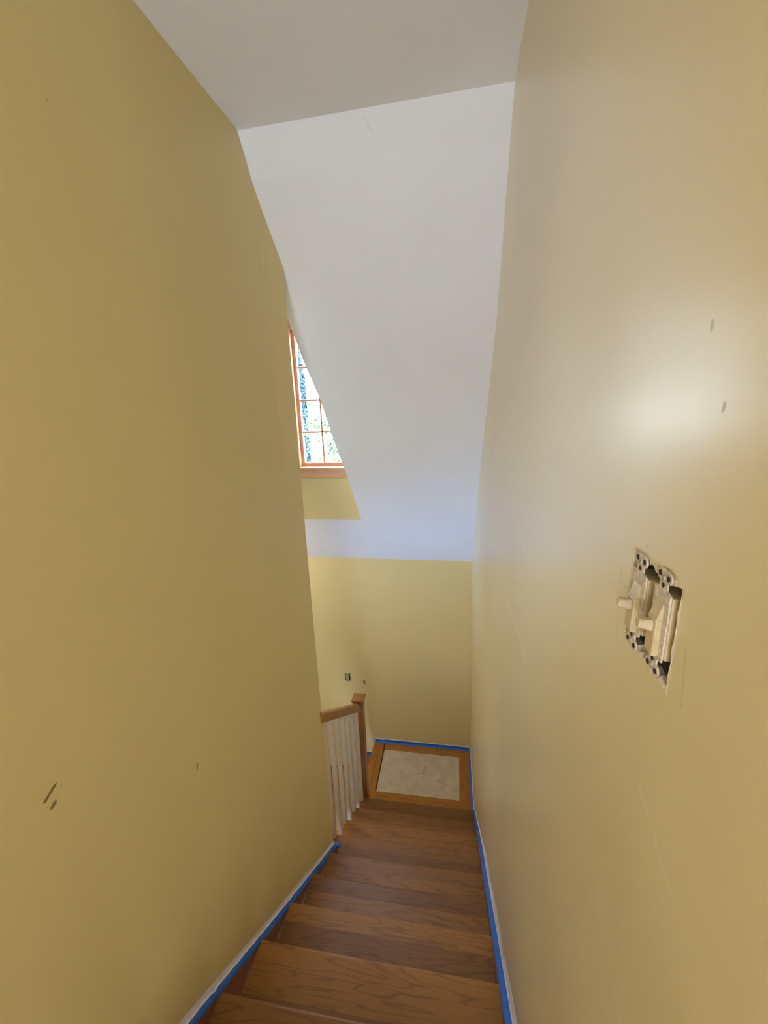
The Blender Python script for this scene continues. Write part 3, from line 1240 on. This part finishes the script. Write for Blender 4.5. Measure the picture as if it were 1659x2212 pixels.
# ------------------------------------------------------------------ outside the window
M_bark_p = plain('pale_sunlit_bark', (.80, .76, .68), .8, var=.15, scale=6, bump=.3)
M_bark_d = plain('brown_bark', (.10, .07, .045), .9, var=.3, scale=8, bump=.4)
M_conif = plain('blue_green_needles', (.016, .050, .085), .7, var=.4, scale=5, bump=0)
M_leaf = plain('sunlit_green_leaves', (.040, .070, .030), .6, var=.5, scale=4, bump=0)
M_grass = plain('lawn', (.05, .07, .025), .9, var=.3, scale=2, bump=.2)
GZ = ZB - .3
b = MB()
b.box(-30, 22, YF + .6, 60, GZ - .3, GZ)
g = b.build('lawn', M_grass)
g['kind'] = 'structure'


def leaf_quad(q, c, s, rr):
    a = Vector((rr.gauss(0, 1), rr.gauss(0, 1), rr.gauss(0, 1))).normalized()
    d = a.orthogonal().normalized()
    e = a.cross(d)
    l, w_ = s, s * .55
    q.face([c - d * l, c - e * w_ + a * s * .1, c + d * l, c + e * w_ + a * s * .1])


def pale_tree(x, y):
    root = empty('tall_tree', (x, y, GZ))
    tag(root, 'tall tree with a straight pale sunlit trunk outside the window', 'tree')
    rr = random.Random(3)
    q = MB()
    q.tube([(x + .0, y, GZ), (x - .01, y, -1), (x, y, 2), (x + .02, y, 6), (x, y, 9)], [.17, .155, .15, .13, .05], 16)
    q.build('trunk', M_bark_p, root, smooth=True)
    q = MB()
    for i in range(260):
        a = rr.uniform(0, 6.28)
        r = rr.uniform(.2, 1.7)
        leaf_quad(q, Vector((x + r * math.cos(a), y + r * math.sin(a), rr.uniform(6.2, 9.5))), .16, rr)
    q.build('foliage', M_leaf, root, normals=False)


def conifer(x, y, top):
    root = empty('conifer', (x, y, GZ))
    tag(root, 'dark blue-green pointed conifer behind the pale trunk outside the window', 'tree')
    rr = random.Random(8)
    q = MB()
    q.tube([(x, y, GZ), (x, y, top)], [.14, .01], 10)
    q.build('trunk', M_bark_d, root)
    q = MB()
    H = top - GZ
    for i in range(4200):
        f = rr.random() ** .75
        z = top - f * H * .93
        R = .015 + .16 * min(top - z, 1.0) + .05 * max(0, top - z - 1.0)
        R = min(R, .62)
        a = rr.uniform(0, 6.28)
        r = R * (rr.random() ** .4)
        c = Vector((x + r * math.cos(a), y + r * math.sin(a), z))
        d = Vector((math.cos(a), math.sin(a), -.7)).normalized()
        e = Vector((-math.sin(a), math.cos(a), 0))
        s = .035 + .055 * min(1, (top - z))
        q.face([c - d * s, c + e * s * .45, c + d * s * 1.2, c - e * s * .45])
    q.build('foliage', M_conif, root, normals=False)


def leafy_tree(name, x, y, zc, R, label, seed, nleaf):
    root = empty(name, (x, y, GZ))
    tag(root, label, 'tree')
    rr = random.Random(seed)
    q = MB()
    q.tube([(x, y, GZ), (x + .05, y, zc - R * .4), (x, y, zc + R * .3)], [.13, .09, .03], 10)
    for i in range(7):
        a = rr.uniform(0, 6.28)
        z0 = zc + rr.uniform(-.6, .2) * R
        q.tube([(x, y, z0), (x + math.cos(a) * R * .7, y + math.sin(a) * R * .7, z0 + R * .5)], [.035, .01], 6)
    q.build('trunk', M_bark_d, root)
    q = MB()
    lumps = [Vector((x + rr.gauss(0, .5) * R, y + rr.gauss(0, .5) * R, zc + rr.gauss(0, .45) * R)) for _ in range(26)]
    for i in range(nleaf):
        c = rr.choice(lumps) + Vector((rr.gauss(0, 1), rr.gauss(0, 1), rr.gauss(0, 1))) * R * .17
        leaf_quad(q, c, rr.uniform(.035, .065), rr)
    q.build('foliage', M_leaf, root, normals=False)


pale_tree(-3.22, 12.0)
conifer(-3.86, 13.0, 3.45)
leafy_tree('leafy_tree', -2.02, 11.2, .75, 1.25, 'sunlit green leafy tree right of the pale trunk outside the window', 5, 4200)
